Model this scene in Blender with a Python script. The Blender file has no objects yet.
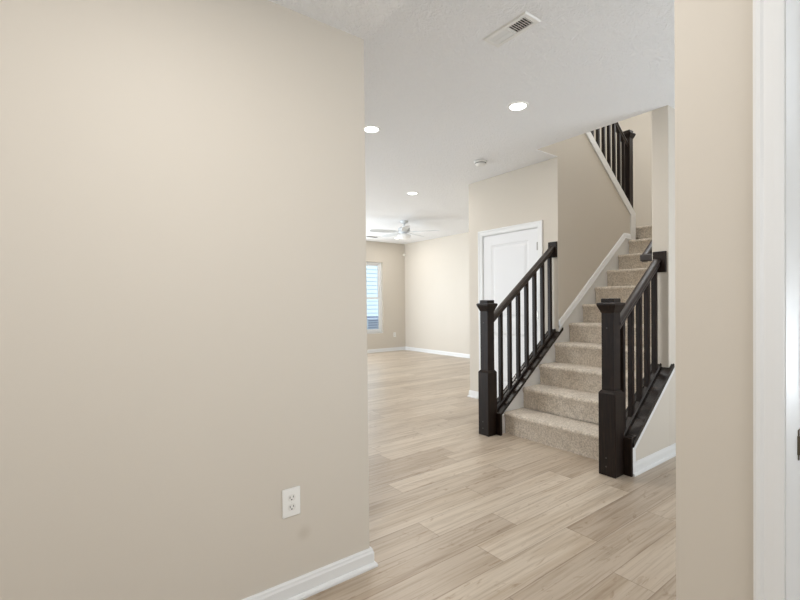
import bpy, bmesh, math, random
from mathutils import Vector, Matrix
random.seed(7)
SC = bpy.context.scene
COL = SC.collection
PI = math.pi

# ---------------------------------------------------------------- camera
def make_camera():
    f, pitch, roll, yaw, H = 436.95, math.radians(.648), math.radians(.5904), math.radians(53.4409), 1.2282
    r0 = Vector((math.sin(yaw), -math.cos(yaw), 0))
    F = Vector((math.cos(pitch)*math.cos(yaw), math.cos(pitch)*math.sin(yaw), -math.sin(pitch)))
    U = r0.cross(F)
    c, s = math.cos(roll), math.sin(roll)
    R = c*r0 - s*U
    U2 = c*U + s*r0
    cam = bpy.data.cameras.new('camera')
    o = bpy.data.objects.new('camera', cam)
    COL.objects.link(o)
    M = Matrix((R, U2, -F)).transposed().to_4x4()
    M.translation = Vector((0, 0, H))
    o.matrix_world = M
    cam.sensor_width = 36
    cam.lens = f/800*36
    cam.shift_y = 7.478/800               # the photograph is cropped a little off the lens axis
    cam.clip_start = .05
    SC.camera = o
make_camera()

# ---------------------------------------------------------------- world, lights, exposure
SC.view_settings.view_transform = 'Standard'
SC.view_settings.look = 'None'
SC.view_settings.exposure = 0.12
SC.view_settings.gamma = 1
SC.view_settings.use_curve_mapping = False
W = bpy.data.worlds.new('sky')
SC.world = W
W.use_nodes = True
nt = W.node_tree
bg = nt.nodes['Background']
bg.inputs[0].default_value = (.80, .90, 1.0, 1)
bg.inputs[1].default_value = 1.6

def area(name, loc, direction, sx, sy, power, color=(1, 1, 1), spread=180):
    l = bpy.data.lights.new(name, 'AREA')
    l.shape = 'RECTANGLE'; l.size = sx; l.size_y = sy
    l.energy = power; l.color = color; l.spread = math.radians(spread)
    o = bpy.data.objects.new(name, l)
    COL.objects.link(o)
    o.location = loc
    o.rotation_euler = Vector(direction).to_track_quat('-Z', 'Y').to_euler()
    return o
# patio and far lamps stand in for window daylight; the rest are added fill
area('fill_front', (-2.12, .1, 1.7), (1, 0, .35), 2.4, 1.3, 15, (.92, .96, 1))  # added fill at the closed west wall, no window there
area('fill_side', (-.3, -1.52, 1.7), (0, 1, .35), 2.8, 1.3, 29, (.90, .95, 1))  # unseen fill before the windowless south wall of the entry
area('daylight_patio', (-2.215, 6.65, 1.05), (1, 0, .12), 2.56, 2.0, 104, (.85, .925, 1), 110)
area('daylight_far', (4.79, 9.055, 1.36), (.1, -1, .1), .88, 1.7, 50, (.85, .925, 1))
area('daylight_far', (3.05, 9.055, 1.36), (.1, -1, .1), .88, 1.7, 50, (.85, .925, 1))
area('fill_corridor', (3.9, -1.5, 1.1), (-.25, 1, 1.0), 2.6, 1.6, 108, (.82, .91, 1))  # added fill, tilted up to brighten the ceiling; no window built here
area('fill_stair', (6.78, 2.3, 4.2), (-1, 0, -.25), 1.2, 1.2, 22, (.95, .98, 1))  # unseen added lamp in front of the stairwell's solid back wall
area('fill_upstairs', (4.9, 2.7, 5.1), (0, 0, -1), 1.5, 1.2, 40, (.93, .97, 1))  # fill lamp added over the stairwell, without a fixture
area('fill_entry', (.25, .75, 2.42), (0, 0, -1), .2, .2, 11, (1, .98, .95))  # unseen lamp without fixture, added to brighten the upper entry walls
sun = bpy.data.lights.new('sun', 'SUN'); sun.energy = 2.2; sun.angle = math.radians(1); sun.color = (1, .97, .93)
so = bpy.data.objects.new('sun', sun); COL.objects.link(so)
so.rotation_euler = Vector((-.35, .55, -.9)).to_track_quat('-Z', 'Y').to_euler()

# ---------------------------------------------------------------- materials
def mat(name, col, rough=.6, metal=0, spec=.5):
    m = bpy.data.materials.new(name); m.use_nodes = True
    b = m.node_tree.nodes['Principled BSDF']
    b.inputs['Base Color'].default_value = (*col, 1)
    b.inputs['Roughness'].default_value = rough
    b.inputs['Metallic'].default_value = metal
    b.inputs['Specular IOR Level'].default_value = spec
    return m
def N(m, t): return m.node_tree.nodes.new(t)
def LK(m, a, b): m.node_tree.links.new(a, b)
def bsdf(m): return m.node_tree.nodes['Principled BSDF']
def srgb(r, g, b):
    f = lambda v: (v/255/12.92) if v/255 <= .04045 else ((v/255+.055)/1.055)**2.4
    return (f(r), f(g), f(b))
def coords(m, scale=(1, 1, 1), kind='Object'):
    t = N(m, 'ShaderNodeTexCoord'); mp = N(m, 'ShaderNodeMapping')
    mp.inputs['Scale'].default_value = scale
    LK(m, t.outputs[kind], mp.inputs[0])
    return mp.outputs[0]
def noise(m, vec, scale, detail=4, rough=.55, dist=0):
    n = N(m, 'ShaderNodeTexNoise')
    n.inputs['Scale'].default_value = scale; n.inputs['Detail'].default_value = detail
    n.inputs['Roughness'].default_value = rough; n.inputs['Distortion'].default_value = dist
    LK(m, vec, n.inputs['Vector'])
    return n.outputs['Fac']
def ramp(m, fac, stops):
    r = N(m, 'ShaderNodeValToRGB')
    e = r.color_ramp.elements
    while len(e) < len(stops): e.new(.5)
    for i, (p, c) in enumerate(stops):
        e[i].position = p; e[i].color = (*c, 1)
    LK(m, fac, r.inputs[0])
    return r.outputs[0]
def bump(m, h, strength, dist=.002, chain=None):
    b = N(m, 'ShaderNodeBump')
    b.inputs['Strength'].default_value = strength; b.inputs['Distance'].default_value = dist
    LK(m, h, b.inputs['Height'])
    if chain: LK(m, chain, b.inputs['Normal'])
    LK(m, b.outputs[0], bsdf(m).inputs['Normal'])
    return b.outputs[0]
def mixc(m, a, b, fac, mode='MIX'):
    x = N(m, 'ShaderNodeMix'); x.data_type = 'RGBA'; x.blend_type = mode
    for s, v in ((0, fac), (6, a), (7, b)):
        if isinstance(v, (int, float)): x.inputs[s].default_value = v
        elif isinstance(v, tuple): x.inputs[s].default_value = (*v, 1)
        else: LK(m, v, x.inputs[s])
    return x.outputs[2]

M_WALL = mat('beige_wall_paint', srgb(210, 202, 190), .55, 0, .3)
v = coords(M_WALL); bump(M_WALL, noise(M_WALL, v, 160, 3), .06, .001)
# the left wall carries one faint darker spot below its outlet
M_WALLS = mat('beige_wall_paint_spotted', srgb(210, 202, 190), .55, 0, .3)
v = coords(M_WALLS); bump(M_WALLS, noise(M_WALLS, v, 160, 3), .06, .001)
dn = N(M_WALLS, 'ShaderNodeVectorMath'); dn.operation = 'DISTANCE'; dn.inputs[1].default_value = (.758, 1.718, .262)
LK(M_WALLS, v, dn.inputs[0])
md_ = N(M_WALLS, 'ShaderNodeMapRange'); md_.interpolation_type = 'SMOOTHSTEP'; md_.inputs[1].default_value = .004; md_.inputs[2].default_value = .045; md_.inputs[3].default_value = .45; md_.inputs[4].default_value = 0
LK(M_WALLS, dn.outputs['Value'], md_.inputs[0])
LK(M_WALLS, mixc(M_WALLS, srgb(210, 202, 190), srgb(186, 175, 160), md_.outputs[0]), bsdf(M_WALLS).inputs['Base Color'])
M_CEIL = mat('white_textured_ceiling', srgb(243, 243, 243), .85, 0, .2)
v = coords(M_CEIL)
n1 = noise(M_CEIL, v, 32, 4, .6, 1.2)
rr = ramp(M_CEIL, n1, [(.42, (0, 0, 0)), (.62, (1, 1, 1))])
bump(M_CEIL, rr, .72, .0045)
M_TRIM = mat('white_trim_paint', srgb(230, 230, 229), .35, 0, .5)
M_DOOR = mat('white_door_paint', srgb(232, 232, 233), .4, 0, .5)
M_WHITE = mat('white_plastic', srgb(238, 237, 233), .35, 0, .5)
M_RECEPT = mat('receptacle_plastic', srgb(228, 226, 221), .3, 0, .5)
M_SENSOR = mat('sensor_ivory_plastic', srgb(214, 208, 196), .45)
M_SLOT = mat('slot_black', (.02, .02, .02), .6)
M_VENT = mat('vent_enamel', srgb(236, 235, 231), .4)
M_DUCT = mat('duct_dark', (.015, .014, .013), .8)
M_NICKEL = mat('satin_nickel', (.42, .40, .37), .32, 1)
M_BRONZE = mat('aged_strike_metal', (.16, .14, .11), .35, 1)
M_FAN = mat('fan_white_enamel', srgb(218, 221, 223), .4)
M_FROST = mat('frosted_fan_glass', srgb(235, 236, 236), .5)
bsdf(M_FROST).inputs['Emission Color'].default_value = (1, .97, .92, 1)
bsdf(M_FROST).inputs['Emission Strength'].default_value = .15
M_LENS = mat('lit_lens', (1, 1, 1), .5)
bsdf(M_LENS).inputs['Emission Color'].default_value = (1, .98, .94, 1)
bsdf(M_LENS).inputs['Emission Strength'].default_value = 6
# espresso stained wood
M_WOOD = mat('espresso_stained_wood', (.012, .008, .006), .42, 0, .25)
v = coords(M_WOOD, (30, 30, 2.2)); g = noise(M_WOOD, v, 3, 5, .6, .4)
LK(M_WOOD, ramp(M_WOOD, g, [(.3, (.0065, .0040, .003)), (.55, (.015, .0082, .0055)), (.75, (.028, .0150, .009))]), bsdf(M_WOOD).inputs['Base Color'])
bump(M_WOOD, g, .12, .0006)
M_WOODR = mat('espresso_stained_rail_wood', (.02, .012, .009), .26, 0, .5)
v = coords(M_WOODR, (2.2, 30, 30)); g = noise(M_WOODR, v, 3, 5, .6, .4)
LK(M_WOODR, ramp(M_WOODR, g, [(.3, (.010, .0062, .0045)), (.55, (.019, .0115, .008)), (.75, (.032, .020, .013))]), bsdf(M_WOODR).inputs['Base Color'])
bump(M_WOODR, g, .12, .0006)
M_RAIL = mat('espresso_stained_handrail', (.03, .02, .014), .40, 0, .5)
v = coords(M_RAIL, (2.2, 30, 30)); g = noise(M_RAIL, v, 3, 5, .6, .4)
LK(M_RAIL, ramp(M_RAIL, g, [(.3, (.015, .009, .0065)), (.55, (.028, .017, .0115)), (.75, (.045, .028, .019))]), bsdf(M_RAIL).inputs['Base Color'])
bump(M_RAIL, g, .12, .0006)
M_PLUG = mat('wood_plug', (.045, .038, .034), .5)
# carpet
M_CARPET = mat('beige_cut_pile_carpet', srgb(176, 158, 135), .95, 0, .05)
v = coords(M_CARPET)
c1 = noise(M_CARPET, v, 14, 3, .6); c2 = noise(M_CARPET, v, 260, 2, .7); c3 = noise(M_CARPET, v, 70, 4, .75)
cc = ramp(M_CARPET, c1, [(.3, srgb(214, 201, 184)), (.7, srgb(230, 219, 204))])
cc = mixc(M_CARPET, cc, ramp(M_CARPET, c3, [(.34, (.42, .39, .36)), (.58, (1, 1, 1))]), .75, 'MULTIPLY')
LK(M_CARPET, cc, bsdf(M_CARPET).inputs['Base Color'])
b0 = bump(M_CARPET, c2, .8, .004)
bump(M_CARPET, c3, .6, .006, b0)
bsdf(M_CARPET).inputs['Sheen Weight'].default_value = .25
# vinyl plank floor: UV = metres along / across the plank, 'tone' = one number per plank
M_FLOOR = mat('greige_oak_plank', (.4, .35, .3), .33, 0, .5)
uv = N(M_FLOOR, 'ShaderNodeUVMap'); uv.uv_map = 'plank'
at = N(M_FLOOR, 'ShaderNodeAttribute'); at.attribute_name = 'tone'; at.attribute_type = 'GEOMETRY'
tone = at.outputs['Fac']
comb = N(M_FLOOR, 'ShaderNodeCombineXYZ'); ml = N(M_FLOOR, 'ShaderNodeMath'); ml.operation = 'MULTIPLY'; ml.inputs[1].default_value = 37
LK(M_FLOOR, tone, ml.inputs[0]); LK(M_FLOOR, ml.outputs[0], comb.inputs[2])
add = N(M_FLOOR, 'ShaderNodeVectorMath'); add.operation = 'ADD'
LK(M_FLOOR, uv.outputs[0], add.inputs[0]); LK(M_FLOOR, comb.outputs[0], add.inputs[1])
def stretched(sx, sy):
    mp = N(M_FLOOR, 'ShaderNodeMapping'); mp.inputs['Scale'].default_value = (sx, sy, 1)
    LK(M_FLOOR, add.outputs[0], mp.inputs[0]); return mp.outputs[0]
grain = noise(M_FLOOR, stretched(.8, 26), 2.6, 6, .62, .35)
broad = noise(M_FLOOR, stretched(.55, 5.5), 1.7, 3, .5, .9)
knot = noise(M_FLOOR, stretched(3.2, 10), 1.5, 4, .6, 2.0)
base = ramp(M_FLOOR, tone, [(0, srgb(181, 165, 147)), (.5, srgb(194, 179, 161)), (1, srgb(207, 193, 175))])
base = mixc(M_FLOOR, base, ramp(M_FLOOR, grain, [(.34, (.70, .66, .61)), (.54, (1, 1, 1)), (.8, (1.06, 1.06, 1.05))]), .75, 'MULTIPLY')
base = mixc(M_FLOOR, base, ramp(M_FLOOR, broad, [(.32, (.76, .70, .63)), (.54, (1, 1, 1))]), .7, 'MULTIPLY')
base = mixc(M_FLOOR, base, ramp(M_FLOOR, knot, [(.27, (.62, .53, .44)), (.41, (1, 1, 1))]), .75, 'MULTIPLY')
# seams
sep = N(M_FLOOR, 'ShaderNodeSeparateXYZ')
uv2 = N(M_FLOOR, 'ShaderNodeUVMap'); uv2.uv_map = 'edge'
LK(M_FLOOR, uv2.outputs[0], sep.inputs[0])
mn = N(M_FLOOR, 'ShaderNodeMath'); mn.operation = 'MINIMUM'
def edge_dist(sock, size):
    a = N(M_FLOOR, 'ShaderNodeMath'); a.operation = 'PINGPONG'; a.inputs[1].default_value = size/2
    LK(M_FLOOR, sock, a.inputs[0]); return a.outputs[0]
PW, PL = .177, 1.22
LK(M_FLOOR, edge_dist(sep.outputs[0], PL), mn.inputs[0]); LK(M_FLOOR, edge_dist(sep.outputs[1], PW), mn.inputs[1])
mr = N(M_FLOOR, 'ShaderNodeMapRange'); mr.inputs[1].default_value = .0004; mr.inputs[2].default_value = .0032
LK(M_FLOOR, mn.outputs[0], mr.inputs[0])
base = mixc(M_FLOOR, mixc(M_FLOOR, base, (.55, .50, .46), .8, 'MULTIPLY'), base, mr.outputs[0])
LK(M_FLOOR, base, bsdf(M_FLOOR).inputs['Base Color'])
b0 = bump(M_FLOOR, grain, .08, .001)
bump(M_FLOOR, mr.outputs[0], .3, .001, b0)
# outdoors
M_SIDING = mat('pale_blue_siding', srgb(200, 219, 233), .6)
M_GRASS = mat('lawn', srgb(120, 135, 90), .9)
M_ACUNIT = mat('condenser_metal', srgb(150, 165, 186), .6)
M_ACGRILL = mat('condenser_grille', srgb(96, 110, 135), .6)
# window glass: clear pane with a faint reflection
M_GLASS = bpy.data.materials.new('window_glass'); M_GLASS.use_nodes = True
g = M_GLASS.node_tree; g.nodes.clear()
o_ = g.nodes.new('ShaderNodeOutputMaterial'); mx = g.nodes.new('ShaderNodeMixShader')
tr = g.nodes.new('ShaderNodeBsdfTransparent'); gl = g.nodes.new('ShaderNodeBsdfGlossy'); fr = g.nodes.new('ShaderNodeFresnel')
gl.inputs['Roughness'].default_value = .02
g.links.new(fr.outputs[0], mx.inputs[0]); g.links.new(tr.outputs[0], mx.inputs[1]); g.links.new(gl.outputs[0], mx.inputs[2]); g.links.new(mx.outputs[0], o_.inputs[0])

# ---------------------------------------------------------------- mesh helpers
def link(name, bm, m, parent=None, smooth=False):
    bmesh.ops.recalc_face_normals(bm, faces=bm.faces[:])
    me = bpy.data.meshes.new(name); bm.to_mesh(me); bm.free()
    for mm in (m if isinstance(m, (list, tuple)) else [m]): me.materials.append(mm)
    if smooth:
        for p in me.polygons: p.use_smooth = True
    o = bpy.data.objects.new(name, me); COL.objects.link(o)
    if parent is not None:
        o.parent = parent
        o.matrix_parent_inverse = Matrix.Translation(-Vector(parent.location)) if parent.type == 'EMPTY' or parent.parent is None else Matrix.Identity(4)
    return o
def box(bm, x0, y0, z0, x1, y1, z1, bev=0, seg=2, only_vertical=False):
    vs = [bm.verts.new(p) for p in ((x0, y0, z0), (x1, y0, z0), (x1, y1, z0), (x0, y1, z0), (x0, y0, z1), (x1, y0, z1), (x1, y1, z1), (x0, y1, z1))]
    fs = [bm.faces.new([vs[i] for i in f]) for f in ((0, 3, 2, 1), (4, 5, 6, 7), (0, 1, 5, 4), (1, 2, 6, 5), (2, 3, 7, 6), (3, 0, 4, 7))]
    if bev:
        es = set(e for f in fs for e in f.edges)
        if only_vertical: es = [e for e in es if abs(e.verts[0].co.z-e.verts[1].co.z) > 1e-6]
        bmesh.ops.bevel(bm, geom=list(es), offset=bev, segments=seg, profile=.5, affect='EDGES')
    return bm
def prism(bm, pts, axis, a, b, bev=0, seg=2):
    """closed polygon pts (2D) extruded along axis from a to b. axis y: pts=(x,z); axis x: pts=(y,z); axis z: pts=(x,y)"""
    mk = {'y': lambda p, t: (p[0], t, p[1]), 'x': lambda p, t: (t, p[0], p[1]), 'z': lambda p, t: (p[0], p[1], t)}[axis]
    A = [bm.verts.new(mk(p, a)) for p in pts]; B = [bm.verts.new(mk(p, b)) for p in pts]
    n = len(pts); fs = [bm.faces.new(A), bm.faces.new(B[::-1])]
    for i in range(n): fs.append(bm.faces.new((A[i], A[(i+1) % n], B[(i+1) % n], B[i])))
    if bev:
        es = set(e for f in fs for e in f.edges)
        bmesh.ops.bevel(bm, geom=list(es), offset=bev, segments=seg, profile=.5, affect='EDGES')
    return bm
def sweep(bm, prof, p0, p1, side, up=(0, 0, 1)):
    """closed profile of (s,u) points swept straight from p0 to p1; s along `side`, u along `up`"""
    p0, p1, side, up = map(Vector, (p0, p1, side, up))
    A = [bm.verts.new(p0+side*s+up*u) for s, u in prof]; B = [bm.verts.new(p1+side*s+up*u) for s, u in prof]
    n = len(prof); bm.faces.new(A[::-1]); bm.faces.new(B)
    for i in range(n): bm.faces.new((A[i], A[(i+1) % n], B[(i+1) % n], B[i]))
    return bm
def lathe(bm, prof, cx, cy, seg=32, cap=True):
    rings = []
    for r, z in prof:
        rings.append([bm.verts.new((cx+r*math.cos(2*PI*k/seg), cy+r*math.sin(2*PI*k/seg), z)) for k in range(seg)])
    for a, b in zip(rings, rings[1:]):
        for k in range(seg): bm.faces.new((a[k], a[(k+1) % seg], b[(k+1) % seg], b[k]))
    if cap:
        bm.faces.new(rings[0][::-1]); bm.faces.new(rings[-1])
    return bm
def BM(): return bmesh.new()
def tag(o, label, cat, group=None, kind=None):
    if label: o['label'] = label
    if cat: o['category'] = cat
    if group: o['group'] = group
    if kind: o['kind'] = kind
    return o
def empty(name, loc, label=None, cat=None, group=None, kind=None):
    o = bpy.data.objects.new(name, None); COL.objects.link(o); o.location = loc; o.empty_display_size = .1
    return tag(o, label, cat, group, kind)
def structure(name, bm, m, label, cat='wall', parent=None, smooth=False):
    o = link(name, bm, m, parent, smooth)
    if parent is None: tag(o, label, cat, None, 'structure')
    return o

# ---------------------------------------------------------------- key dimensions
H8, H9 = 2.44, 2.74
XL, YL = 1.0854, 1.718                 # end of the near left wall, its face
YR = .4214                             # end of the near right wall
XO, YS, XD, YD = 3.716, 2.704, 4.083, 4.0   # opening edge, stair wall face, closet wall face, its far corner
XF, YF = 6.868, 9.042                 # living room corner
YK0, YK1 = 1.488, 1.613               # right stair wall faces
WT = .115
RISE, RUN, X0 = .1978, .2622, 3.1985
SL = RISE/RUN
def nose(x): return RISE+(x-X0)*SL
XW, YW = -2.2, -1.6                   # unseen west and south sides

# ---------------------------------------------------------------- floor of individual planks
def make_floor():
    bm = BM()
    u1 = bm.loops.layers.uv.new('plank'); u2 = bm.loops.layers.uv.new('edge')
    tl = bm.faces.layers.float.new('tone')
    rows = {0: 1.603, 1: 1.924, 2: 1.513, 3: 2.057, 5: 1.675, 4: 1.266}
    tones = {(0, 1.603): .95, (0, .383): .35, (1, 1.924): .8, (1, .704): .3, (2, 1.513): .85, (2, .293): .45, (3, 2.057): .45, (3, .837): .9, (5, 1.675): .9}
    y00 = 1.361
    k0 = math.floor((YW-.2-y00)/PW); k1 = math.ceil((YF+.2-y00)/PW)
    for k in range(k0, k1):
        j = rows.get(k, random.random()*PL)
        i = math.floor((XW-.2-j)/PL)
        while j+i*PL < XF+.2:
            xa, xb = j+i*PL, j+(i+1)*PL
            ya, yb = y00+k*PW, y00+(k+1)*PW
            t = tones.get((k, round(xa, 3)), random.betavariate(1.6, 1.6))
            off = (random.random()*50, random.random()*50)
            vs = [bm.verts.new(p) for p in ((xa, ya, 0), (xb, ya, 0), (xb, yb, 0), (xa, yb, 0))]
            fc = bm.faces.new(vs); fc[tl] = t
            for lp, (a, b) in zip(fc.loops, ((0, 0), (PL, 0), (PL, PW), (0, PW))):
                lp[u1].uv = (a+off[0], b+off[1]); lp[u2].uv = (a, b)
            i += 1
    me = bpy.data.meshes.new('floor'); bm.to_mesh(me); bm.free()
    me.materials.append(M_FLOOR)
    o = bpy.data.objects.new('floor', me); COL.objects.link(o)
    tag(o, 'greige oak-look plank floor running through hall and living room', 'floor', None, 'structure')
make_floor()

# ---------------------------------------------------------------- ceilings
bm = BM()
box(bm, XW, YW, H9, XO, YF+.1, H9+.3)                    # west of the stair opening
box(bm, XO, YS, H9, XD, YF+.1, H9+.008)
box(bm, XD, YS+WT, H9, XD+WT, YF+.1, H9+.008)
box(bm, XO, YS+WT, H9+.008, XD+WT, YF+.1, H9+.3)
box(bm, XD+WT, YD-.115, H9, XF+.1, YF+.1, H9+.3)
box(bm, XO, YW, H9, XF+.1, YK0, H9+.3)
structure('ceiling', bm, M_CEIL, 'white textured main ceiling with a stairwell opening', 'ceiling')
bm = BM(); box(bm, XW, YW, H8, XL, YL, H9-.002)
structure('ceiling_entry', bm, M_CEIL, 'lower white textured ceiling over the entry', 'ceiling')

# ---------------------------------------------------------------- walls
def wallbox(name, dims, label, bev=.006, m=None):
    bm = BM(); box(bm, *dims, bev, 2, True)
    return structure(name, bm, m or M_WALL, label)
wallbox('wall_left', (XW, YL, 0, XL, YL+.12, H9-.001), 'large beige wall filling the left of the photo', m=M_WALLS)
# near right wall with a doorway
DJ0, DJ1 = .230-.813, .230
WT2 = .15             # doorway clear opening in Y
bm = BM()
prism(bm, [(YR, 0), (YR, H9-.001), (YW, H9-.001), (YW, 0), (DJ0-.02, 0), (DJ0-.02, 2.08), (DJ1+.02, 2.08), (DJ1+.02, 0)], 'x', XL, XL+WT2)
structure('wall_right', bm, M_WALL, 'narrow beige wall end on the right beside the door casing')
wallbox('wall_west', (XW-.12, YW, 0, XW, YL, H9), 'beige entry wall behind the camera')
wallbox('wall_south', (XW-.12, YW-.12, 0, XF+.12, YW, H9), 'beige wall on the south side')
# stair walls
bm = BM()
prism(bm, [(XD, 0), (5.735, 0), (5.725, 2.33), (4.62, 3.18), (XO, 3.18), (XO, H9+.008), (XD, H9+.008)], 'y', YS, YS+WT)
structure('wall_stair_left', bm, M_WALL, 'beige stair wall with a sloping top rising left of the stairs')
ZT = 5.3
bm = BM(); box(bm, XO, YK0, 0, XF, YK1, ZT, .006, 2, True)
structure('wall_stair_right', bm, M_WALL, 'beige wall end on the right of the stairs')
wallbox('wall_stair_back', (XF, YK0, 0, XF+.12, YD, ZT), 'beige wall at the top of the stair landing')
wallbox('wall_upstairs_left', (3.0, YD-.115, 3.05, XF, YD, ZT), 'pale upstairs wall behind the upper balusters')
wallbox('wall_upstairs_front', (2.9, YK0, 3.05, 3.0, 4.02, ZT), 'pale upstairs wall facing the stairwell')
bm = BM(); box(bm, 2.9, YK0, ZT, XF+.12, 4.02, ZT+.1)
structure('ceiling_upstairs', bm, M_CEIL, 'white ceiling above the stairwell', 'ceiling')
# closet wall with door opening (faces the hall)
DY0, DY1, DH = 2.937, 3.777, 2.055
bm = BM()
prism(bm, [(YS+WT, 0), (YS+WT, H9-.001), (YD, H9-.001), (YD, 0), (DY1, 0), (DY1, DH), (DY0, DH), (DY0, 0)], 'x', XD, XD+WT)
structure('wall_closet', bm, M_WALL, 'beige wall holding the white closet door')
wallbox('wall_closet_return', (XD+WT, YD-.115, 0, XF, YD, H9), 'beige wall running back from the closet corner')
wallbox('wall_living_right', (XF, YD, 0, XF+.12, YF+.12, H9), 'beige right-hand wall of the living room')
wallbox('wall_corridor_end', (XF, YW, 0, XF+.12, YK0, H9), 'beige wall at the end of the corridor')
# knee walls below the balustrades
def knee(name, y0, y1, x1, ztop35, label):
    bm = BM()
    f = lambda x: ztop35+(x-3.5)*SL
    prism(bm, [(3.10, 0), (x1, 0), (x1, f(x1)), (3.10, f(3.10))], 'y', y0, y1)
    structure(name, bm, M_WALL, label)
KL, KR = .44, .508
knee('wall_knee_left', YS, YS+WT, XD-.001, KL, 'low sloping beige knee wall under the left balustrade')
knee('wall_knee_right', YK0, YK1, XO-.001, KR, 'low sloping beige knee wall under the right balustrade')
# far wall of the living room with windows, and west wall with patio door
def wall_with_holes(name, axis, a, b, u0, u1, z1, holes, label):
    bm = BM()
    put = (lambda ua, za, ub, zb: box(bm, ua, a, za, ub, b, zb)) if axis == 'y' else (lambda ua, za, ub, zb: box(bm, a, ua, za, b, ub, zb))
    u = u0
    for (h0, h1, hz0, hz1) in sorted(holes):
        put(u, 0, h0, z1)
        if hz0 > 0: put(h0, 0, h1, hz0)
        put(h0, hz1, h1, z1)
        u = h1
    put(u, 0, u1, z1)
    bmesh.ops.remove_doubles(bm, verts=bm.verts[:], dist=1e-5)
    return structure(name, bm, M_WALL, label)
WZ0, WZ1 = .485, 2.235
WIN = [(5.27, 6.172), (4.34, 5.24), (2.60, 3.50)]
wall_with_holes('wall_living_far', 'y', YF, YF+.15, XW, XF, H9, [(a, b, WZ0, WZ1) for a, b in WIN], 'far beige living room wall with the window')
PD = (5.3, 8.0)
wall_with_holes('wall_living_left', 'x', XW-.15, XW, YL, YF+.15, H9, [(PD[0], PD[1], 0, 2.1)], 'left living room wall with the patio door')

# ---------------------------------------------------------------- windows
def window(n, a, b, label):
    e = empty('window_%d' % n, ((a+b)/2, YF+.08, WZ0), label, 'window', None, 'structure')
    y0, y1 = YF+.05, YF+.11
    bm = BM(); t = .045
    box(bm, a, y0, WZ0, a+t, y1, WZ1); box(bm, b-t, y0, WZ0, b, y1, WZ1)
    box(bm, a+t, y0, WZ0, b-t, y1, WZ0+t); box(bm, a+t, y0, WZ1-t, b-t, y1, WZ1)
    link('window_frame', bm, M_TRIM, e)
    zm = 1.345
    for (z0, z1, yy) in ((WZ0+t, zm+.02, y0+.008), (zm-.02, WZ1-t, y0+.03)):
        bm = BM(); s = .042
        box(bm, a+t, yy, z0, a+t+s, yy+.022, z1, .003); box(bm, b-t-s, yy, z0, b-t, yy+.022, z1, .003)
        box(bm, a+t+s, yy, z0, b-t-s, yy+.022, z0+s, .003); box(bm, a+t+s, yy, z1-s, b-t-s, yy+.022, z1, .003)
        sash = link('sash', bm, M_TRIM, e)
        bm = BM(); box(bm, a+t+s-.004, yy+.009, z0+s-.004, b-t-s+.004, yy+.013, z1-s+.004)
        link('pane', bm, M_GLASS, e)
    bm = BM(); box(bm, a, YF-.004, WZ0-.018, b, y0, WZ0, .003)
    link('window_sill', bm, M_TRIM, e)
window(1, *WIN[0], 'tall white-framed window on the far living room wall')
window(2, *WIN[1], 'middle white-framed window of the far wall')
window(3, *WIN[2], 'white-framed window nearest the patio door')
# patio door
e = empty('door_3', (XW-.08, sum(PD)/2, 0), 'white sliding glass patio door of the living room', 'door', None, 'structure')
bm = BM(); x0, x1 = XW-.12, XW-.05; t = .06
box(bm, x0, PD[0], 0, x1, PD[0]+t, 2.1); box(bm, x0, PD[1]-t, 0, x1, PD[1], 2.1); box(bm, x0, PD[0]+t, 2.04, x1, PD[1]-t, 2.1)
box(bm, x0, PD[0]+t, 0, x1, PD[1]-t, .05); box(bm, x0, 6.6, .05, x1, 6.7, 2.04)
link('door_frame', bm, M_TRIM, e)
for a, b in ((PD[0]+t, 6.6), (6.7, PD[1]-t)):
    bm = BM(); box(bm, XW-.09, a, .05, XW-.085, b, 2.04); link('pane', bm, M_GLASS, e)

# ---------------------------------------------------------------- baseboards
BH = .086
BASE = [(0, 0), (.026, 0), (.027, .010), (.022, .018), (.014, .021), (.014, BH-.022), (.011, BH-.014), (.010, BH-.006), (.006, BH), (0, BH)]
def baseboard_path(name, pts, label):
    """baseboard along a corner, mitred; room is to the right of the walking direction"""
    bm = BM(); rings = []
    dirs = [(Vector(b)-Vector(a)).normalized() for a, b in zip(pts, pts[1:])]
    nrm = [Vector((d.y, -d.x)) for d in dirs]
    for i, p in enumerate(pts):
        if i == 0: m_ = nrm[0]
        elif i == len(pts)-1: m_ = nrm[-1]
        else:
            m_ = nrm[i-1]+nrm[i]; m_ = m_*(2/m_.length_squared)
        rings.append([bm.verts.new((p[0]+m_.x*s_, p[1]+m_.y*s_, u)) for s_, u in BASE])
    n = len(BASE)
    for A, B in zip(rings, rings[1:]):
        for k in range(n): bm.faces.new((A[k], A[(k+1) % n], B[(k+1) % n], B[k]))
    bm.faces.new(rings[0]); bm.faces.new(rings[-1][::-1])
    structure(name, bm, M_TRIM, label, 'baseboard')
def baseboard(name, p0, p1, side, label):
    bm = BM(); sweep(bm, BASE, p0, p1, side)
    structure(name, bm, M_TRIM, label, 'baseboard')
baseboard_path('baseboard_left', [(XW, YL), (XL, YL), (XL, YL+.12), (XW, YL+.12)], 'white baseboard along the large left wall')
baseboard_path('baseboard_closet', [(XF, YD), (XD, YD), (XD, 3.846)], 'white baseboard left of the closet door and round its corner')
baseboard('baseboard_closet_near', (XD, YS+WT, 0), (XD, 2.872, 0), (-1, 0, 0), 'short white baseboard right of the closet door')
baseboard('baseboard_living_right', (XF, YD, 0), (XF, YF, 0), (-1, 0, 0), 'white baseboard under the right living room wall')
baseboard('baseboard_living_far', (XW, YF, 0), (XF, YF, 0), (0, -1, 0), 'white baseboard under the far window wall')
baseboard('baseboard_stair', (3.10, YK0, 0), (XF, YK0, 0), (0, -1, 0), 'white baseboard below the right knee wall')
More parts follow.
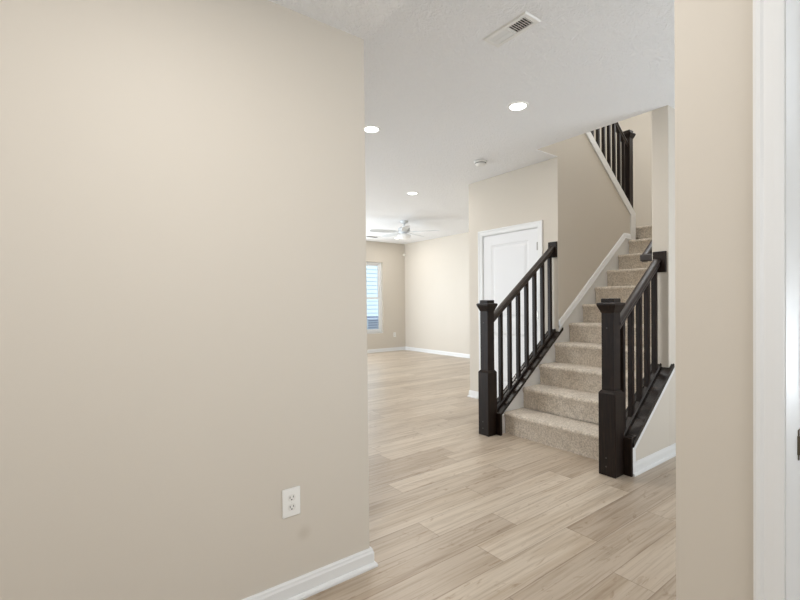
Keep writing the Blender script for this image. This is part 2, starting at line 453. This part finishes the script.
baseboard('baseboard_right_end', (XL, YR, 0), (XL+WT2, YR, 0), (0, 1, 0), 'short white baseboard at the right wall end')
baseboard('baseboard_right', (XL, .29, 0), (XL, YR, 0), (-1, 0, 0), 'short white baseboard beside the right door casing')
# white trim along the outside of the right knee wall and its vertical end
f = lambda x: KR+(x-3.5)*SL
bm = BM()
prism(bm, [(3.10, f(3.10)), (3.10, f(3.10)-.062), (XO+.07, f(XO+.07)-.062), (XO+.07, f(XO+.07))], 'y', YK0-.012, YK0, .002, 1)
prism(bm, [(3.10, BH), (3.145, BH), (3.145, f(3.145)-.063), (3.10, f(3.10)-.063)], 'y', YK0-.012, YK0, .002, 1)
structure('trim_1', bm, M_TRIM, 'white diagonal trim under the cap of the right knee wall', 'trim')

# ---------------------------------------------------------------- stairs
STEP_Y0, STEP_Y1 = YK1+.001, YS-.016
stairs = empty('staircase', (X0, (STEP_Y0+STEP_Y1)/2, 0), 'beige carpeted staircase rising between two dark balustrades', 'stairs')
def step_mesh(i, x_end=None):
    bm = BM()
    xn, z0, z1 = X0+i*RUN-(.012 if i == 0 else 0), i*RISE, (i+1)*RISE
    xe = (xn+RUN+.016) if x_end is None else x_end
    r = .026
    pts = [(xe, z0 if i == 0 else z0-.0), (xn+.016, z0)]
    pts += [(xn+.014, z1-2.2*r), (xn+.004, z1-1.5*r)]
    for k in range(0, 7):
        a = PI+(-PI/2)*k/6-.0
        pts.append((xn+r+r*math.cos(a), z1-r+r*math.sin(a)))
    pts += [(xe, z1)]
    prism(bm, pts, 'y', STEP_Y0, STEP_Y1)
    return bm
for i in range(11):
    o = link('step', step_mesh(i, XF-.001 if i == 10 else None), M_CARPET, stairs, True)
    md = o.modifiers.new('edge', 'EDGE_SPLIT'); md.split_angle = math.radians(50)
# landing beyond the wall end, turning left behind the stair wall
bm = BM(); box(bm, 5.842, STEP_Y1, 11*RISE-.15, XF-.001, YD-.118, 11*RISE, .012)
structure('floor_landing', bm, M_CARPET, 'beige carpeted landing at the top of the lower stair flight', 'landing')
# left skirt board with moulded top
def skirt(y_face, sgn, x0, x1, xtop):
    up = .152
    bm = BM()
    f = lambda x: nose(x)+up
    t = .011
    ya, yb = sorted((y_face, y_face+sgn*t))
    zt = f(xtop)
    prism(bm, [(x0, 0.0), (x0, max(f(x0)-.04, .02)), (xtop-.02, f(xtop-.02)-.04), (x1, f(xtop-.02)-.04), (x1, nose(x1)-.3), (x0+.9, 0)], 'y', ya, yb)
    o1 = link('skirt_board', bm, M_TRIM, stairs)
    bm = BM()
    prof = [(0, -.074), (.018, -.074), (.027, -.066), (.020, -.050), (.018, -.046), (.021, -.042), (.013, -.012), (.006, 0), (0, 0)]
    sweep(bm, prof, (x0, y_face, f(x0)), (xtop, y_face, zt), (0, sgn, 0))
    sweep(bm, prof, (xtop, y_face, zt), (x1, y_face, zt), (0, sgn, 0))
    m_ = link('skirt_moulding', bm, M_TRIM, o1)
    return o1
def skirt_low(y_face, sgn, x0, x1, z35):
    bm = BM(); t = .011; ya, yb = sorted((y_face, y_face+sgn*t))
    f = lambda x: z35+(x-3.5)*SL
    prism(bm, [(x0, 0), (x0, f(x0)), (x1, f(x1)), (x1, f(x1)-.45), (3.75, 0)], 'y', ya, yb)
    return link('skirt_board', bm, M_TRIM, stairs)
skirt(YS-.001, -1, XD+.0, 5.62, 5.47)
skirt_low(YS-.001, -1, 3.126, XD-.001, KL-.002)
# white cap trim on the sloping top of the stair wall and down its end
bm = BM()
up_ = lambda x: 2.362+(5.71-x)*.772
prism(bm, [(5.755, 2.33), (5.755, up_(5.755)), (4.60, up_(4.60)), (4.60, up_(4.60)-.11), (5.64, up_(5.64)-.11), (5.64, 10*RISE-.02), (5.755, 10*RISE-.02)], 'y', YS-.014, YS+WT+.014, .004, 1)
structure('trim_2', bm, M_TRIM, 'white trim capping the sloping stair wall and its end', 'trim')

# ---------------------------------------------------------------- balustrades
def newel(root, cx, cy, z0=0, ztop=1.242, block=.58, wl=.122, wu=.088, plugs=True):
    bm = BM()
    h = wl/2; u = wu/2
    box(bm, cx-h, cy-h, z0, cx+h, cy+h, z0+block, .003, 1)
    # chamfer from block to post
    rings = []
    for w, z in ((h-.002, z0+block), (u+.004, z0+block+.016), (u, z0+block+.018), (u, ztop-.10)):
        rings.append([bm.verts.new((cx+sx*w, cy+sy*w, z)) for sx, sy in ((-1, -1), (1, -1), (1, 1), (-1, 1))])
    for a, b in zip(rings, rings[1:]):
        for k in range(4): bm.faces.new((a[k], a[(k+1) % 4], b[(k+1) % 4], b[k]))
    bm.faces.new(rings[0][::-1]); bm.faces.new(rings[-1])
    post = link('newel_post', bm, M_WOOD, root)
    bm = BM(); rings = []
    for w, z in ((u+.001, ztop-.102), (u+.005, ztop-.095), (u+.008, ztop-.085), (u+.022, ztop-.052), (u+.024, ztop-.046), (u+.024, ztop-.034), (u+.020, ztop-.030), (u+.002, ztop-.028), (u+.002, ztop-.003), (u-.001, ztop)):
        rings.append([bm.verts.new((cx+sx*w, cy+sy*w, z)) for sx, sy in ((-1, -1), (1, -1), (1, 1), (-1, 1))])
    for a, b in zip(rings, rings[1:]):
        for k in range(4): bm.faces.new((a[k], a[(k+1) % 4], b[(k+1) % 4], b[k]))
    bm.faces.new(rings[0][::-1]); bm.faces.new(rings[-1])
    link('newel_cap', bm, M_WOOD, root)
    if plugs:
        for z in (.065, .125, .0):
            bm = BM()
            zz = z if z else 1.035
            xf = cx-h if z else cx-u
            prism(bm, [(cy+.006+.006*math.cos(a*PI/6), zz+.006*math.sin(a*PI/6)) for a in range(12)], 'x', xf-.0008, xf+.004)
            link('wood_plug', bm, M_PLUG, post)
RAIL = [(-.022, -.066), (.022, -.066), (.024, -.052), (.018, -.042), (.020, -.034), (.031, -.026), (.031, -.014), (.024, -.004), (.012, 0), (-.012, 0), (-.024, -.004), (-.031, -.014), (-.031, -.026), (-.020, -.034), (-.018, -.042), (-.024, -.052)]
def rail_run(root, name, y, xa, za, xb, zb, prof=RAIL, m=None, smooth=True):
    bm = BM(); sweep(bm, prof, (xa, y, za), (xb, y, zb), (0, 1, 0))
    o = link(name, bm, m or M_RAIL, root, smooth)
    md = o.modifiers.new('edge', 'EDGE_SPLIT'); md.split_angle = math.radians(40)
    return o
def baluster(root, x, y, zb, zt, w=.035):
    bm = BM(); h = w/2
    slope = SL
    def ring(zf): return [bm.verts.new((x+sx*h, y+sy*h, zf(sx*h))) for sx, sy in ((-1, -1), (1, -1), (1, 1), (-1, 1))]
    a = ring(lambda d: zb+d*slope); b = ring(lambda d: zt+d*slope)
    for k in range(4): bm.faces.new((a[k], a[(k+1) % 4], b[(k+1) % 4], b[k]))
    bm.faces.new(a[::-1]); bm.faces.new(b)
    bmesh.ops.bevel(bm, geom=[e for e in bm.edges if abs(e.verts[0].co.z-e.verts[1].co.z) > .3], offset=.003, segments=2, affect='EDGES')
    return link('baluster', bm, M_WOOD, root)
def cap(root, ya, yb, x0, x1, z35, yshoe, dz=.03):
    f = lambda x: z35+(x-3.5)*SL
    w = (yb-ya)/2; yc = (ya+yb)/2
    prof = [(-w, .003), (-w+.003, 0), (w-.003, 0), (w, .003), (w, dz-.006), (w-.004, dz), (w-.010, dz), (w-.013, dz-.004), (-w+.013, dz-.004), (-w+.010, dz), (-w+.004, dz), (-w, dz-.006)]
    bm = BM(); sweep(bm, prof, (x0, yc, f(x0)), (x1, yc, f(x1)), (0, 1, 0))
    link('wall_cap', bm, M_WOODR, root)
    bm = BM()
    s = .026
    prof = [(-s, 0), (s, 0), (s, .020), (s-.007, .030), (s-.010, .031), (s-.011, .022), (-s+.011, .022), (-s+.010, .031), (-s+.007, .030), (-s, .020)]
    sweep(bm, prof, (x0, yshoe, f(x0)+dz-.004), (x1-.012, yshoe, f(x1-.012)+dz-.004), (0, 1, 0))
    link('shoe_rail', bm, M_WOODR, root)
    bm = BM()
    return lambda x: f(x)+dz-.004+.020
def rosette(root, x, y, z, w=.104, h=.165):
    bm = BM()
    box(bm, x-.018, y-w/2, z-h/2, x, y+w/2, z+h/2, .004, 2)
    link('rosette', bm, M_WOOD, root)

# left balustrade
yl = YS+WT/2+.002
root = empty('balustrade', (3.05, yl, 0), 'dark stair balustrade on the left, in front of the white closet door', 'railing', 'dark balustrades of the staircase')
newel(root, 3.05, yl)
bm = BM(); box(bm, 3.098, YS-.048, 0, 3.125, YS+WT+.02, .200, .002, 1); link('end_plate', bm, M_WOOD, root)
shoe = cap(root, YS-.025, YS+WT+.022, 3.126, XD+.05, KL, yl)
rt = 1.39
top = lambda x, c=rt: c+(x-3.5)*SL
rail_run(root, 'handrail', yl, 3.085, top(3.085), XD-.017, top(XD-.017))
for x in (3.234, 3.365, 3.496, 3.627, 3.758, 3.890, 4.02):
    baluster(root, x, yl, shoe(x)-.0005, top(x)-.064)
rosette(root, XD-.001, yl-.002, 1.772)
# right balustrade
yr = 1.568
root = empty('balustrade', (3.025, yr, 0), 'dark stair balustrade on the right, nearest the camera', 'railing', 'dark balustrades of the staircase')
newel(root, 3.025, 1.588)
bm = BM(); box(bm, 3.078, YK0-.014, 0, 3.10, YK1+.01, .265, .002, 1); link('end_plate', bm, M_WOOD, root)
shoe = cap(root, YK0-.024, YK1+.02, 3.095, XO+.036, KR, yr)
rt2 = 1.41
rail_run(root, 'handrail', yr, 3.065, top(3.065, rt2), XO-.017, top(XO-.017, rt2))
for x in (3.142, 3.273, 3.400, 3.527, 3.652):
    baluster(root, x, yr, shoe(x)-.0005, top(x, rt2)-.064)
rosette(root, XO-.001, 1.551, 1.528, .098)
# upper balustrade on the sloping wall
yu = YS+WT/2
root = empty('balustrade', (5.69, yu, 2.36), 'dark upper balustrade high above the stairs, descending to a newel', 'railing', 'dark balustrades of the staircase')
bm = BM(); c, u = (5.70, yu), .046
box(bm, c[0]-u, c[1]-u, up_(5.70)-.09, c[0]+u, c[1]+u, 3.30, .003, 1)
box(bm, 5.757, c[1]-u, 10*RISE+.002, c[0]+u+.03, c[1]+u, up_(5.70)-.02, .003, 1)
link('newel_post', bm, M_WOOD, root)
bm = BM(); rings = []
zt = 3.385
for w, z in ((u+.001, zt-.10), (u+.008, zt-.085), (u+.024, zt-.046), (u+.024, zt-.034), (u+.002, zt-.028), (u+.002, zt)):
    rings.append([bm.verts.new((c[0]+sx*w, c[1]+sy*w, z)) for sx, sy in ((-1, -1), (1, -1), (1, 1), (-1, 1))])
for a, b in zip(rings, rings[1:]):
    for k in range(4): bm.faces.new((a[k], a[(k+1) % 4], b[(k+1) % 4], b[k]))
bm.faces.new(rings[0][::-1]); bm.faces.new(rings[-1])
link('newel_cap', bm, M_WOOD, root)
urt = lambda x: 3.28+(5.60-x)*.765
rail_run(root, 'handrail', yu, 4.55, urt(4.55), 5.66, urt(5.66))
s = .03
bm = BM(); sweep(bm, [(-s, 0), (s, 0), (s, .03), (-s, .03)], (4.60, yu, up_(4.60)+.001), (5.655, yu, up_(5.655)+.001), (0, 1, 0)); link('shoe_rail', bm, M_WOODR, root)
SL_KEEP = SL
SL = -.765
for x in (4.725, 4.855, 4.985, 5.112, 5.234, 5.354, 5.474, 5.585):
    baluster(root, x, yu, up_(x)+.028, urt(x)-.064)
SL = SL_KEEP
# wall handrail inside the right stair wall
hz = lambda x: 1.580+(x-3.72)*SL
hr = empty('wall_handrail', (3.72, YK1+.07, hz(3.72)-.05), 'short visible end of a dark wall handrail behind the right wall end', 'handrail')
rail_run(hr, 'rail', YK1+.072, 3.755, hz(3.755), 5.75, hz(5.75))
bm = BM(); box(bm, 3.735, YK1+.001, hz(3.755)-.060, 3.795, YK1+.103, hz(3.755)-.004, .008, 3); link('rail_return', bm, M_RAIL, hr)
for x in (4.2, 5.2):
    bm = BM(); box(bm, x-.012, YK1, hz(x)-.12, x+.012, YK1+.012, hz(x)-.06, .003); box(bm, x-.006, YK1+.01, hz(x)-.10, x+.006, YK1+.078, hz(x)-.09, .002); box(bm, x-.006, YK1+.066, hz(x)-.10, x+.006, YK1+.078, hz(x)-.067, .002)
    link('bracket', bm, M_NICKEL, hr)

# ---------------------------------------------------------------- closet door
CAS = [(0, 0), (.062, 0), (.062, .017), (.055, .019), (.046, .017), (.040, .013), (.020, .011), (.006, .008), (0, .006)]
def casing_mesh(plane, sgn, u0, u1, ztop, rev=.006):
    """three mitred legs on plane x=plane; protrudes by sgn along x"""
    bm = BM()
    def ring(pt): return [bm.verts.new((plane+sgn*d, pt(s)[0], pt(s)[1])) for s, d in CAS]
    a0, a1, zt = u0-rev, u1+rev, ztop+rev
    rings = [ring(lambda s: (a0-s, 0)), ring(lambda s: (a0-s, zt+s)), ring(lambda s: (a1+s, zt+s)), ring(lambda s: (a1+s, 0))]
    n = len(CAS)
    for A, B in zip(rings, rings[1:]):
        for k in range(n): bm.faces.new((A[k], A[(k+1) % n], B[(k+1) % n], B[k]))
    bm.faces.new(rings[0]); bm.faces.new(rings[-1][::-1])
    return bm
d1 = empty('door_1', (XD, 3.37, 0), 'white two-panel closet door with white casing behind the left balustrade', 'door', None, 'structure')
link('door_casing', casing_mesh(XD, -1, DY0+.018, DY1-.018, DH-.018), M_TRIM, d1)
bm = BM(); j = .018
box(bm, XD, DY0, 0, XD+WT, DY0+j, DH); box(bm, XD, DY1-j, 0, XD+WT, DY1, DH); box(bm, XD, DY0+j, DH-j, XD+WT, DY1-j, DH)
box(bm, XD+.045, DY0+j, 0, XD+.07, DY0+j+.011, DH-j); box(bm, XD+.045, DY1-j-.011, 0, XD+.07, DY1-j, DH-j); box(bm, XD+.045, DY0+j, DH-j-.011, XD+.07, DY1-j, DH-j)
link('door_jamb', bm, M_TRIM, d1)
def panel_door(y0, y1, z0, z1, xf, thick, panels):
    """front face at x=xf with moulded recessed panels"""
    bm = BM()
    ys = sorted({y0, y1, *[p[0] for p in panels], *[p[1] for p in panels]}); zs = sorted({z0, z1, *[p[2] for p in panels], *[p[3] for p in panels]})
    V = {}
    def vert(x, y, z):
        k = (round(x, 5), round(y, 5), round(z, 5))
        if k not in V: V[k] = bm.verts.new(k)
        return V[k]
    for i in range(len(ys)-1):
        for k in range(len(zs)-1):
            ya, yb, za, zb = ys[i], ys[i+1], zs[k], zs[k+1]
            if any(abs(ya-p[0]) < 1e-6 and abs(yb-p[1]) < 1e-6 and abs(za-p[2]) < 1e-6 for p in panels):
                prev = [(xf, ya, za), (xf, yb, za), (xf, yb, zb), (xf, ya, zb)]
                for ins, dx in ((.006, .004), (.016, .0065), (.026, .009), (.034, .009), (.058, .003)):
                    cur = [(xf+dx, ya+ins, za+ins), (xf+dx, yb-ins, za+ins), (xf+dx, yb-ins, zb-ins), (xf+dx, ya+ins, zb-ins)]
                    for q in range(4): bm.faces.new([vert(*prev[q]), vert(*prev[(q+1) % 4]), vert(*cur[(q+1) % 4]), vert(*cur[q])])
                    prev = cur
                bm.faces.new([vert(*p) for p in prev])
            else:
                bm.faces.new([vert(xf, ya, za), vert(xf, yb, za), vert(xf, yb, zb), vert(xf, ya, zb)])
    xb = xf+thick
    # sides and back
    bk = [vert(xb, y0, z0), vert(xb, y1, z0), vert(xb, y1, z1), vert(xb, y0, z1)]
    bm.faces.new(bk)
    lo = [vert(xf, y, z0) for y in ys]; hi = [vert(xf, y, z1) for y in ys]
    bm.faces.new(lo+[bk[1], bk[0]]); bm.faces.new(hi+[bk[2], bk[3]])
    l = [vert(xf, y0, z) for z in zs]; r = [vert(xf, y1, z) for z in zs]
    bm.faces.new(l+[bk[3], bk[0]]); bm.faces.new(r+[bk[2], bk[1]])
    return bm
sy0, sy1 = DY0+.0205, DY1-.0205
slab = link('door_slab', panel_door(sy0, sy1, .012, DH-.021, XD+.008, .035, [(sy0+.125, sy1-.125, 1.02, DH-.14), (sy0+.125, sy1-.125, .24, .85)]), M_DOOR, d1)
for z in (1.833, 1.075, .26):
    bm = BM()
    lathe(bm, [(.0065, z-.045), (.0065, z+.045)], XD-.002, DY0+.0165, 12)
    box(bm, XD+.001, DY0+.019, z-.044, XD+.0075, DY0+.034, z+.044)
    link('hinge', bm, M_NICKEL, d1)
bm = BM()
def lathe_x(prof, cy, cz):
    b = BM(); lathe(b, [(r, -t) for t, r in prof], 0, 0, 20)
    for v_ in b.verts: v_.co = Vector((-0+(v_.co.z if False else v_.co.z), v_.co.x, v_.co.y))
    return b
# knob on the left side of the slab
b = BM(); seg = 20; cy, cz = sy1-.065, .93
rings = [[b.verts.new((XD+.008-t, cy+r*math.cos(2*PI*k/seg), cz+r*math.sin(2*PI*k/seg))) for k in range(seg)] for t, r in ((0, .032), (.006, .031), (.009, .012), (.03, .011), (.036, .024), (.05, .028), (.062, .022), (.066, .008))]
for A, B_ in zip(rings, rings[1:]):
    for k in range(seg): b.faces.new((A[k], A[(k+1) % seg], B_[(k+1) % seg], B_[k]))
b.faces.new(rings[0]); b.faces.new(rings[-1][::-1])
link('knob', b, M_NICKEL, d1, True)
bm.free()

# ---------------------------------------------------------------- near right doorway (casing, jamb, strike plate)
d2 = empty('door_2', (XL, -.17, 0), 'white door casing and jamb at the right edge of the photo', 'door frame', None, 'structure')
bm = casing_mesh(XL, -1, DJ0, DJ1, 2.045, .002)
for v_ in bm.verts:                       # the casing here is a narrower one
    for e0, s_ in ((DJ1+.002, 1), (DJ0-.002, -1)):
        d = (v_.co.y-e0)*s_
        if d > 0: v_.co.y = e0+s_*d*.715
link('door_casing', bm, M_TRIM, d2)
bm = BM()
box(bm, XL-.0005, DJ1, 0, XL+WT2+.0005, DJ1+.0195, 2.079); box(bm, XL-.0005, DJ0-.0195, 0, XL+WT2+.0005, DJ0, 2.079); box(bm, XL-.0005, DJ0, 2.045, XL+WT2+.0005, DJ1, 2.079)
link('door_jamb', bm, M_TRIM, d2)
bm = BM(); box(bm, XL+.118, DJ1-.012, 0, XL+.142, DJ1, 2.045, .002, 1); box(bm, XL+.118, DJ0, 0, XL+.142, DJ0+.012, 2.045, .002, 1); box(bm, XL+.118, DJ0+.012, 2.033, XL+.142, DJ1-.012, 2.045, .002, 1)
link('door_stop', bm, M_TRIM, d2)
bm = BM()
box(bm, XL+.084, DJ1-.0022, .900, XL+.114, DJ1+.0006, .962, .001, 1)
prism(bm, [(XL+.080, DJ1), (XL+.083, DJ1-.005), (XL+.087, DJ1-.0045), (XL+.089, DJ1-.002), (XL+.089, DJ1)], 'z', .912, .950)
pl = link('strike_plate', bm, M_BRONZE, d2)
bm = BM(); box(bm, XL+.092, DJ1-.0030, .917, XL+.108, DJ1-.0020, .945); link('latch_hole', bm, M_SLOT, pl)

# ---------------------------------------------------------------- ceiling fittings
def can_light(x, y, label, power, z=H9, r=.062):
    e = empty('recessed_light', (x, y, z), label, 'ceiling light', 'recessed ceiling lights')
    bm = BM(); lathe(bm, [(r+.018, z-.0005), (r+.018, z-.003), (r+.012, z-.006), (r, z-.006), (r, z-.0005)], x, y, 40, False)
    link('trim_ring', bm, M_WHITE, e, True)
    bm = BM(); lathe(bm, [(r, z-.0005), (r, z-.0062), (r*.7, z-.009), (.002, z-.010)], x, y, 40)
    link('lens', bm, M_LENS, e, True)
    l = bpy.data.lights.new('recessed_lamp', 'AREA'); l.shape = 'DISK'; l.size = .14; l.energy = power; l.color = (1, .96, .9)
    o = bpy.data.objects.new('recessed_lamp', l); COL.objects.link(o); o.location = (x, y, z-.012)
can_light(2.087, 3.205, 'lit recessed ceiling light right beside the end of the left wall', 9)
can_light(2.771, 2.178, 'lit recessed ceiling light above the foot of the stairs', 9)
can_light(3.758, 4.752, 'lit recessed ceiling light farther off, towards the ceiling fan', 9)
can_light(6.075, 8.257, 'smallest, farthest recessed light, just under the ceiling fan in the photo', 5)
# smoke detector
e = empty('smoke_detector', (3.527, 3.273, H9), 'round white smoke detector on the ceiling before the closet door', 'smoke detector')
bm = BM(); lathe(bm, [(.07, H9), (.07, H9-.012), (.062, H9-.016)], 3.527, 3.273, 36); link('base_plate', bm, M_WHITE, e, True)
bm = BM(); lathe(bm, [(.06, H9-.015), (.058, H9-.03), (.048, H9-.042), (.03, H9-.046), (.004, H9-.047)], 3.527, 3.273, 36); link('cover', bm, M_WHITE, e, True)
bm = BM(); lathe(bm, [(.0595, H9-.020), (.0603, H9-.020), (.0603, H9-.026), (.0595, H9-.026)], 3.527, 3.273, 36, False); link('slots', bm, M_DUCT, e)
# near ceiling register: two banks of louvres
vx0, vx1, vy0, vy1 = 1.931, 2.009, 1.470, 1.716
def register(x0, x1, y0, y1, label):
    e = empty('ceiling_vent', ((x0+x1)/2, (y0+y1)/2, H9), label, 'vent')
    bm = BM(); t = .028; z0, z1 = H9-.008, H9-.0005
    X0_, X1_, Y0_, Y1_ = x0-t, x1+t, y0-t, y1+t
    # bevelled flange ring
    outer = [(X0_, Y0_), (X1_, Y0_), (X1_, Y1_), (X0_, Y1_)]; inner = [(x0, y0), (x1, y0), (x1, y1), (x0, y1)]
    o1 = [bm.verts.new((*p, z1)) for p in outer]
    mid = [bm.verts.new((p[0]+(.006 if p[0] < (x0+x1)/2 else -.006), p[1]+(.006 if p[1] < (y0+y1)/2 else -.006), z0)) for p in outer]
    i1 = [bm.verts.new((*p, z0)) for p in inner]; i2 = [bm.verts.new((*p, z1)) for p in inner]
    for a, b in ((o1, mid), (mid, i1), (i1, i2)):
        for k in range(4): bm.faces.new((a[k], a[(k+1) % 4], b[(k+1) % 4], b[k]))
    ym = (y0+y1)/2
    box(bm, x0, ym-.006, H9-.008, x1, ym+.006, H9-.0006)
    link('frame', bm, M_VENT, e)
    bm = BM(); box(bm, x0, y0, H9-.0012, x1, y1, H9-.0006); link('duct', bm, M_DUCT, e)
    for bank, (a, b, ang) in enumerate(((y0, ym-.006, -1), (ym+.006, y1, 1))):
        n = 8
        for k in range(n):
            yc = a+(k+.5)*(b-a)/n
            bm = BM(); d = (b-a)/n*.52
            h = .0062
            # a slat leaning along y
            prism(bm, [(yc-d*ang*.75, H9-.0015), (yc-d*ang*.75+.0012, H9-.0015), (yc+d*ang*.75+.0012, H9-.0015-h), (yc+d*ang*.75, H9-.0015-h)], 'x', x0, x1)
            link('louvre', bm, M_VENT, e)
        # two cross wires
        bm = BM()
        for q_ in (.5,):
            xx = x0+q_*(x1-x0); box(bm, xx-.0007, a, H9-.0078, xx+.0007, b, H9-.0068)
        link('cross_bar', bm, M_VENT, e)
register(vx0, vx1, vy0, vy1, 'white two-bank louvred air vent on the ceiling near the top centre')
# small far vent
e = empty('ceiling_vent', (5.443, 8.387, H9), 'tiny distant ceiling vent near the far window wall', 'vent')
bm = BM(); box(bm, 5.27, 8.32, H9-.008, 5.62, 8.46, H9-.0005, .003); link('frame', bm, M_VENT, e)
for k in range(5):
    bm = BM(); y = 8.345+k*.0225; box(bm, 5.30, y, H9-.0095, 5.59, y+.012, H9-.0078); link('louvre', bm, M_DUCT, e)

# ---------------------------------------------------------------- ceiling fan
fx, fy = 4.92, 6.48
fan = empty('ceiling_fan', (fx, fy, H9), 'white five-blade ceiling fan with light in the living room', 'ceiling fan')
bm = BM(); lathe(bm, [(.07, H9), (.07, H9-0.015), (.05, H9-0.044), (.018, H9-0.052)], fx, fy, 28); link('canopy', bm, M_FAN, fan, True)
bm = BM(); lathe(bm, [(.013, H9-0.044), (.013, H9-0.118)], fx, fy, 16); link('downrod', bm, M_FAN, fan, True)
bm = BM(); lathe(bm, [(.03, H9-0.104), (.07, H9-0.115), (.11, H9-0.133), (.115, H9-0.185), (.09, H9-0.211), (.05, H9-0.222)], fx, fy, 32); link('motor_housing', bm, M_FAN, fan, True)
bm = BM(); lathe(bm, [(.05, H9-0.221), (.055, H9-0.240)], fx, fy, 28); link('light_fitter', bm, M_FAN, fan, True)
bm = BM(); lathe(bm, [(.06, H9-0.237), (.115, H9-0.255), (.125, H9-0.281), (.10, H9-0.318), (.05, H9-0.337), (.004, H9-0.340)], fx, fy, 32); link('glass_bowl', bm, M_FROST, fan, True)
for k in range(5):
    a = math.radians(20+72*k)
    Rz = Matrix.Translation((fx, fy, H9-.204)) @ Matrix.Rotation(a, 4, 'Z') @ Matrix.Rotation(math.radians(11), 4, 'X')
    bm = BM()
    out = [(.17, -.05), (.30, -.062), (.55, -.068), (.63, -.06), (.66, -.035), (.665, 0), (.66, .035), (.63, .06), (.55, .068), (.30, .062), (.17, .05)]
    prism(bm, out, 'z', -.004, .004)
    bmesh.ops.transform(bm, matrix=Rz, verts=bm.verts[:])
    bl = link('blade', bm, M_FAN, fan)
    bm = BM(); prism(bm, [(.07, -.02), (.15, -.018), (.22, -.035), (.25, 0), (.22, .035), (.15, .018), (.07, .02)], 'z', .0045, .010)
    bmesh.ops.transform(bm, matrix=Rz, verts=bm.verts[:])
    link('blade_iron', bm, M_FAN, bl)

# ---------------------------------------------------------------- outlets
def outlet(label, T):
    """built in local x (along wall), z; face towards -y, then transformed by T"""
    e = empty('wall_outlet', T.translation, label, 'outlet', 'wall outlets')
    def put(name, bm, m, parent):
        bmesh.ops.transform(bm, matrix=T, verts=bm.verts[:]); return link(name, bm, m, parent)
    bm = BM(); box(bm, -.039, -.006, -.0585, .039, 0, .0585, .004, 2)
    put('cover_plate', bm, M_WHITE, e)
    for zc in (.0195, -.0195):
        bm = BM()
        pts = [(.0165*math.cos(a), zc+max(-.0135, min(.0135, .0175*math.sin(a)))) for a in [2*PI*k/28 for k in range(28)]]
        prism(bm, pts, 'y', -.0078, -.002)
        rc = put('receptacle', bm, M_RECEPT, e)
        for (xa, xb, za, zb) in ((-.0085, -.0060, zc-.002, zc+.0075), (.0060, .0085, zc-.0005, zc+.0075)):
            bm = BM(); box(bm, xa, -.0082, za, xb, -.0070, zb); put('slot', bm, M_SLOT, rc)
        bm = BM(); prism(bm, [(.0028*math.cos(2*PI*k/12), zc-.0075+.0028*math.sin(2*PI*k/12)) for k in range(12)], 'y', -.0082, -.0070)
        put('ground_hole', bm, M_SLOT, rc)
    bm = BM(); prism(bm, [(.0028*math.cos(2*PI*k/12), .0028*math.sin(2*PI*k/12)) for k in range(12)], 'y', -.0070, -.004)
    put('screw', bm, M_RECEPT, e)
outlet('white duplex outlet on the large left wall, nearest the camera', Matrix.Translation((.7025, YL, .4085)))
outlet('tiny distant white outlet on the far wall beside the window', Matrix.Translation((6.525, YF, .411)))
# small white sensor high in the far corner
e = empty('motion_sensor', (XF-.03, YF-.06, 2.45), 'small pale motion sensor high in the far living room corner', 'sensor')
bm = BM(); prism(bm, [(XF-.001, YF-.055), (XF-.001, YF-.001), (XF-.055, YF-.001), (XF-.045, YF-.02), (XF-.02, YF-.045)], 'z', 2.42, 2.49, .003, 1); link('housing', bm, M_SENSOR, e)
bm = BM(); box(bm, XF-.042, YF-.042, 2.43, XF-.028, YF-.028, 2.455); link('sensor_lens', bm, M_RECEPT, e)

# ---------------------------------------------------------------- outside
bm = BM(); box(bm, -30, YF+.3, -.25, 30, 40, -.2); box(bm, -30, -20, -.25, XW-.3, YF+.3, -.2)
structure('ground', bm, M_GRASS, 'lawn outside the living room', 'ground')
nb = empty('neighbor_house', (6, 14.0, -.2), 'pale blue sided house seen through the far window', 'house')
bm = BM()
z = -.2
while z < 5.5:
    prism(bm, [(14.0, z), (13.975, z), (13.995, z+.15), (14.0, z+.15)], 'x', 0, 16); z += .15
link('siding', bm, M_SIDING, nb)
bm = BM(); box(bm, 0, 14.0, -.2, 16, 18, 5.5); link('house_body', bm, M_SIDING, nb)
bm = BM(); prism(bm, [(13.5, 5.45), (16, 7.2), (18.5, 5.45), (18.5, 5.6), (16, 7.4), (13.5, 5.6)], 'x', -.4, 16.4); link('roof', bm, M_ACGRILL, nb)
acx, acy = 8.55, 13.2
ac = empty('air_conditioner', (acx, acy, -.2), 'dark blue-grey condenser low in the far window', 'air conditioner')
bm = BM(); box(bm, acx-.5, acy-.42, -.12, acx+.5, acy+.42, .70, .03, 2); link('casing', bm, M_ACUNIT, ac)
for k in range(9):
    bm = BM(); zz = -.05+k*.08; box(bm, acx-.44, acy-.43, zz, acx+.44, acy-.418, zz+.045); link('louvre', bm, M_ACGRILL, ac)
bm = BM(); box(bm, acx-.6, acy-.52, -.2, acx+.6, acy+.52, -.12); link('pad', bm, M_VENT, ac)
bm = BM(); lathe(bm, [(.36, .70), (.34, .74), (.05, .745)], acx, acy, 28); link('fan_guard', bm, M_ACGRILL, ac)
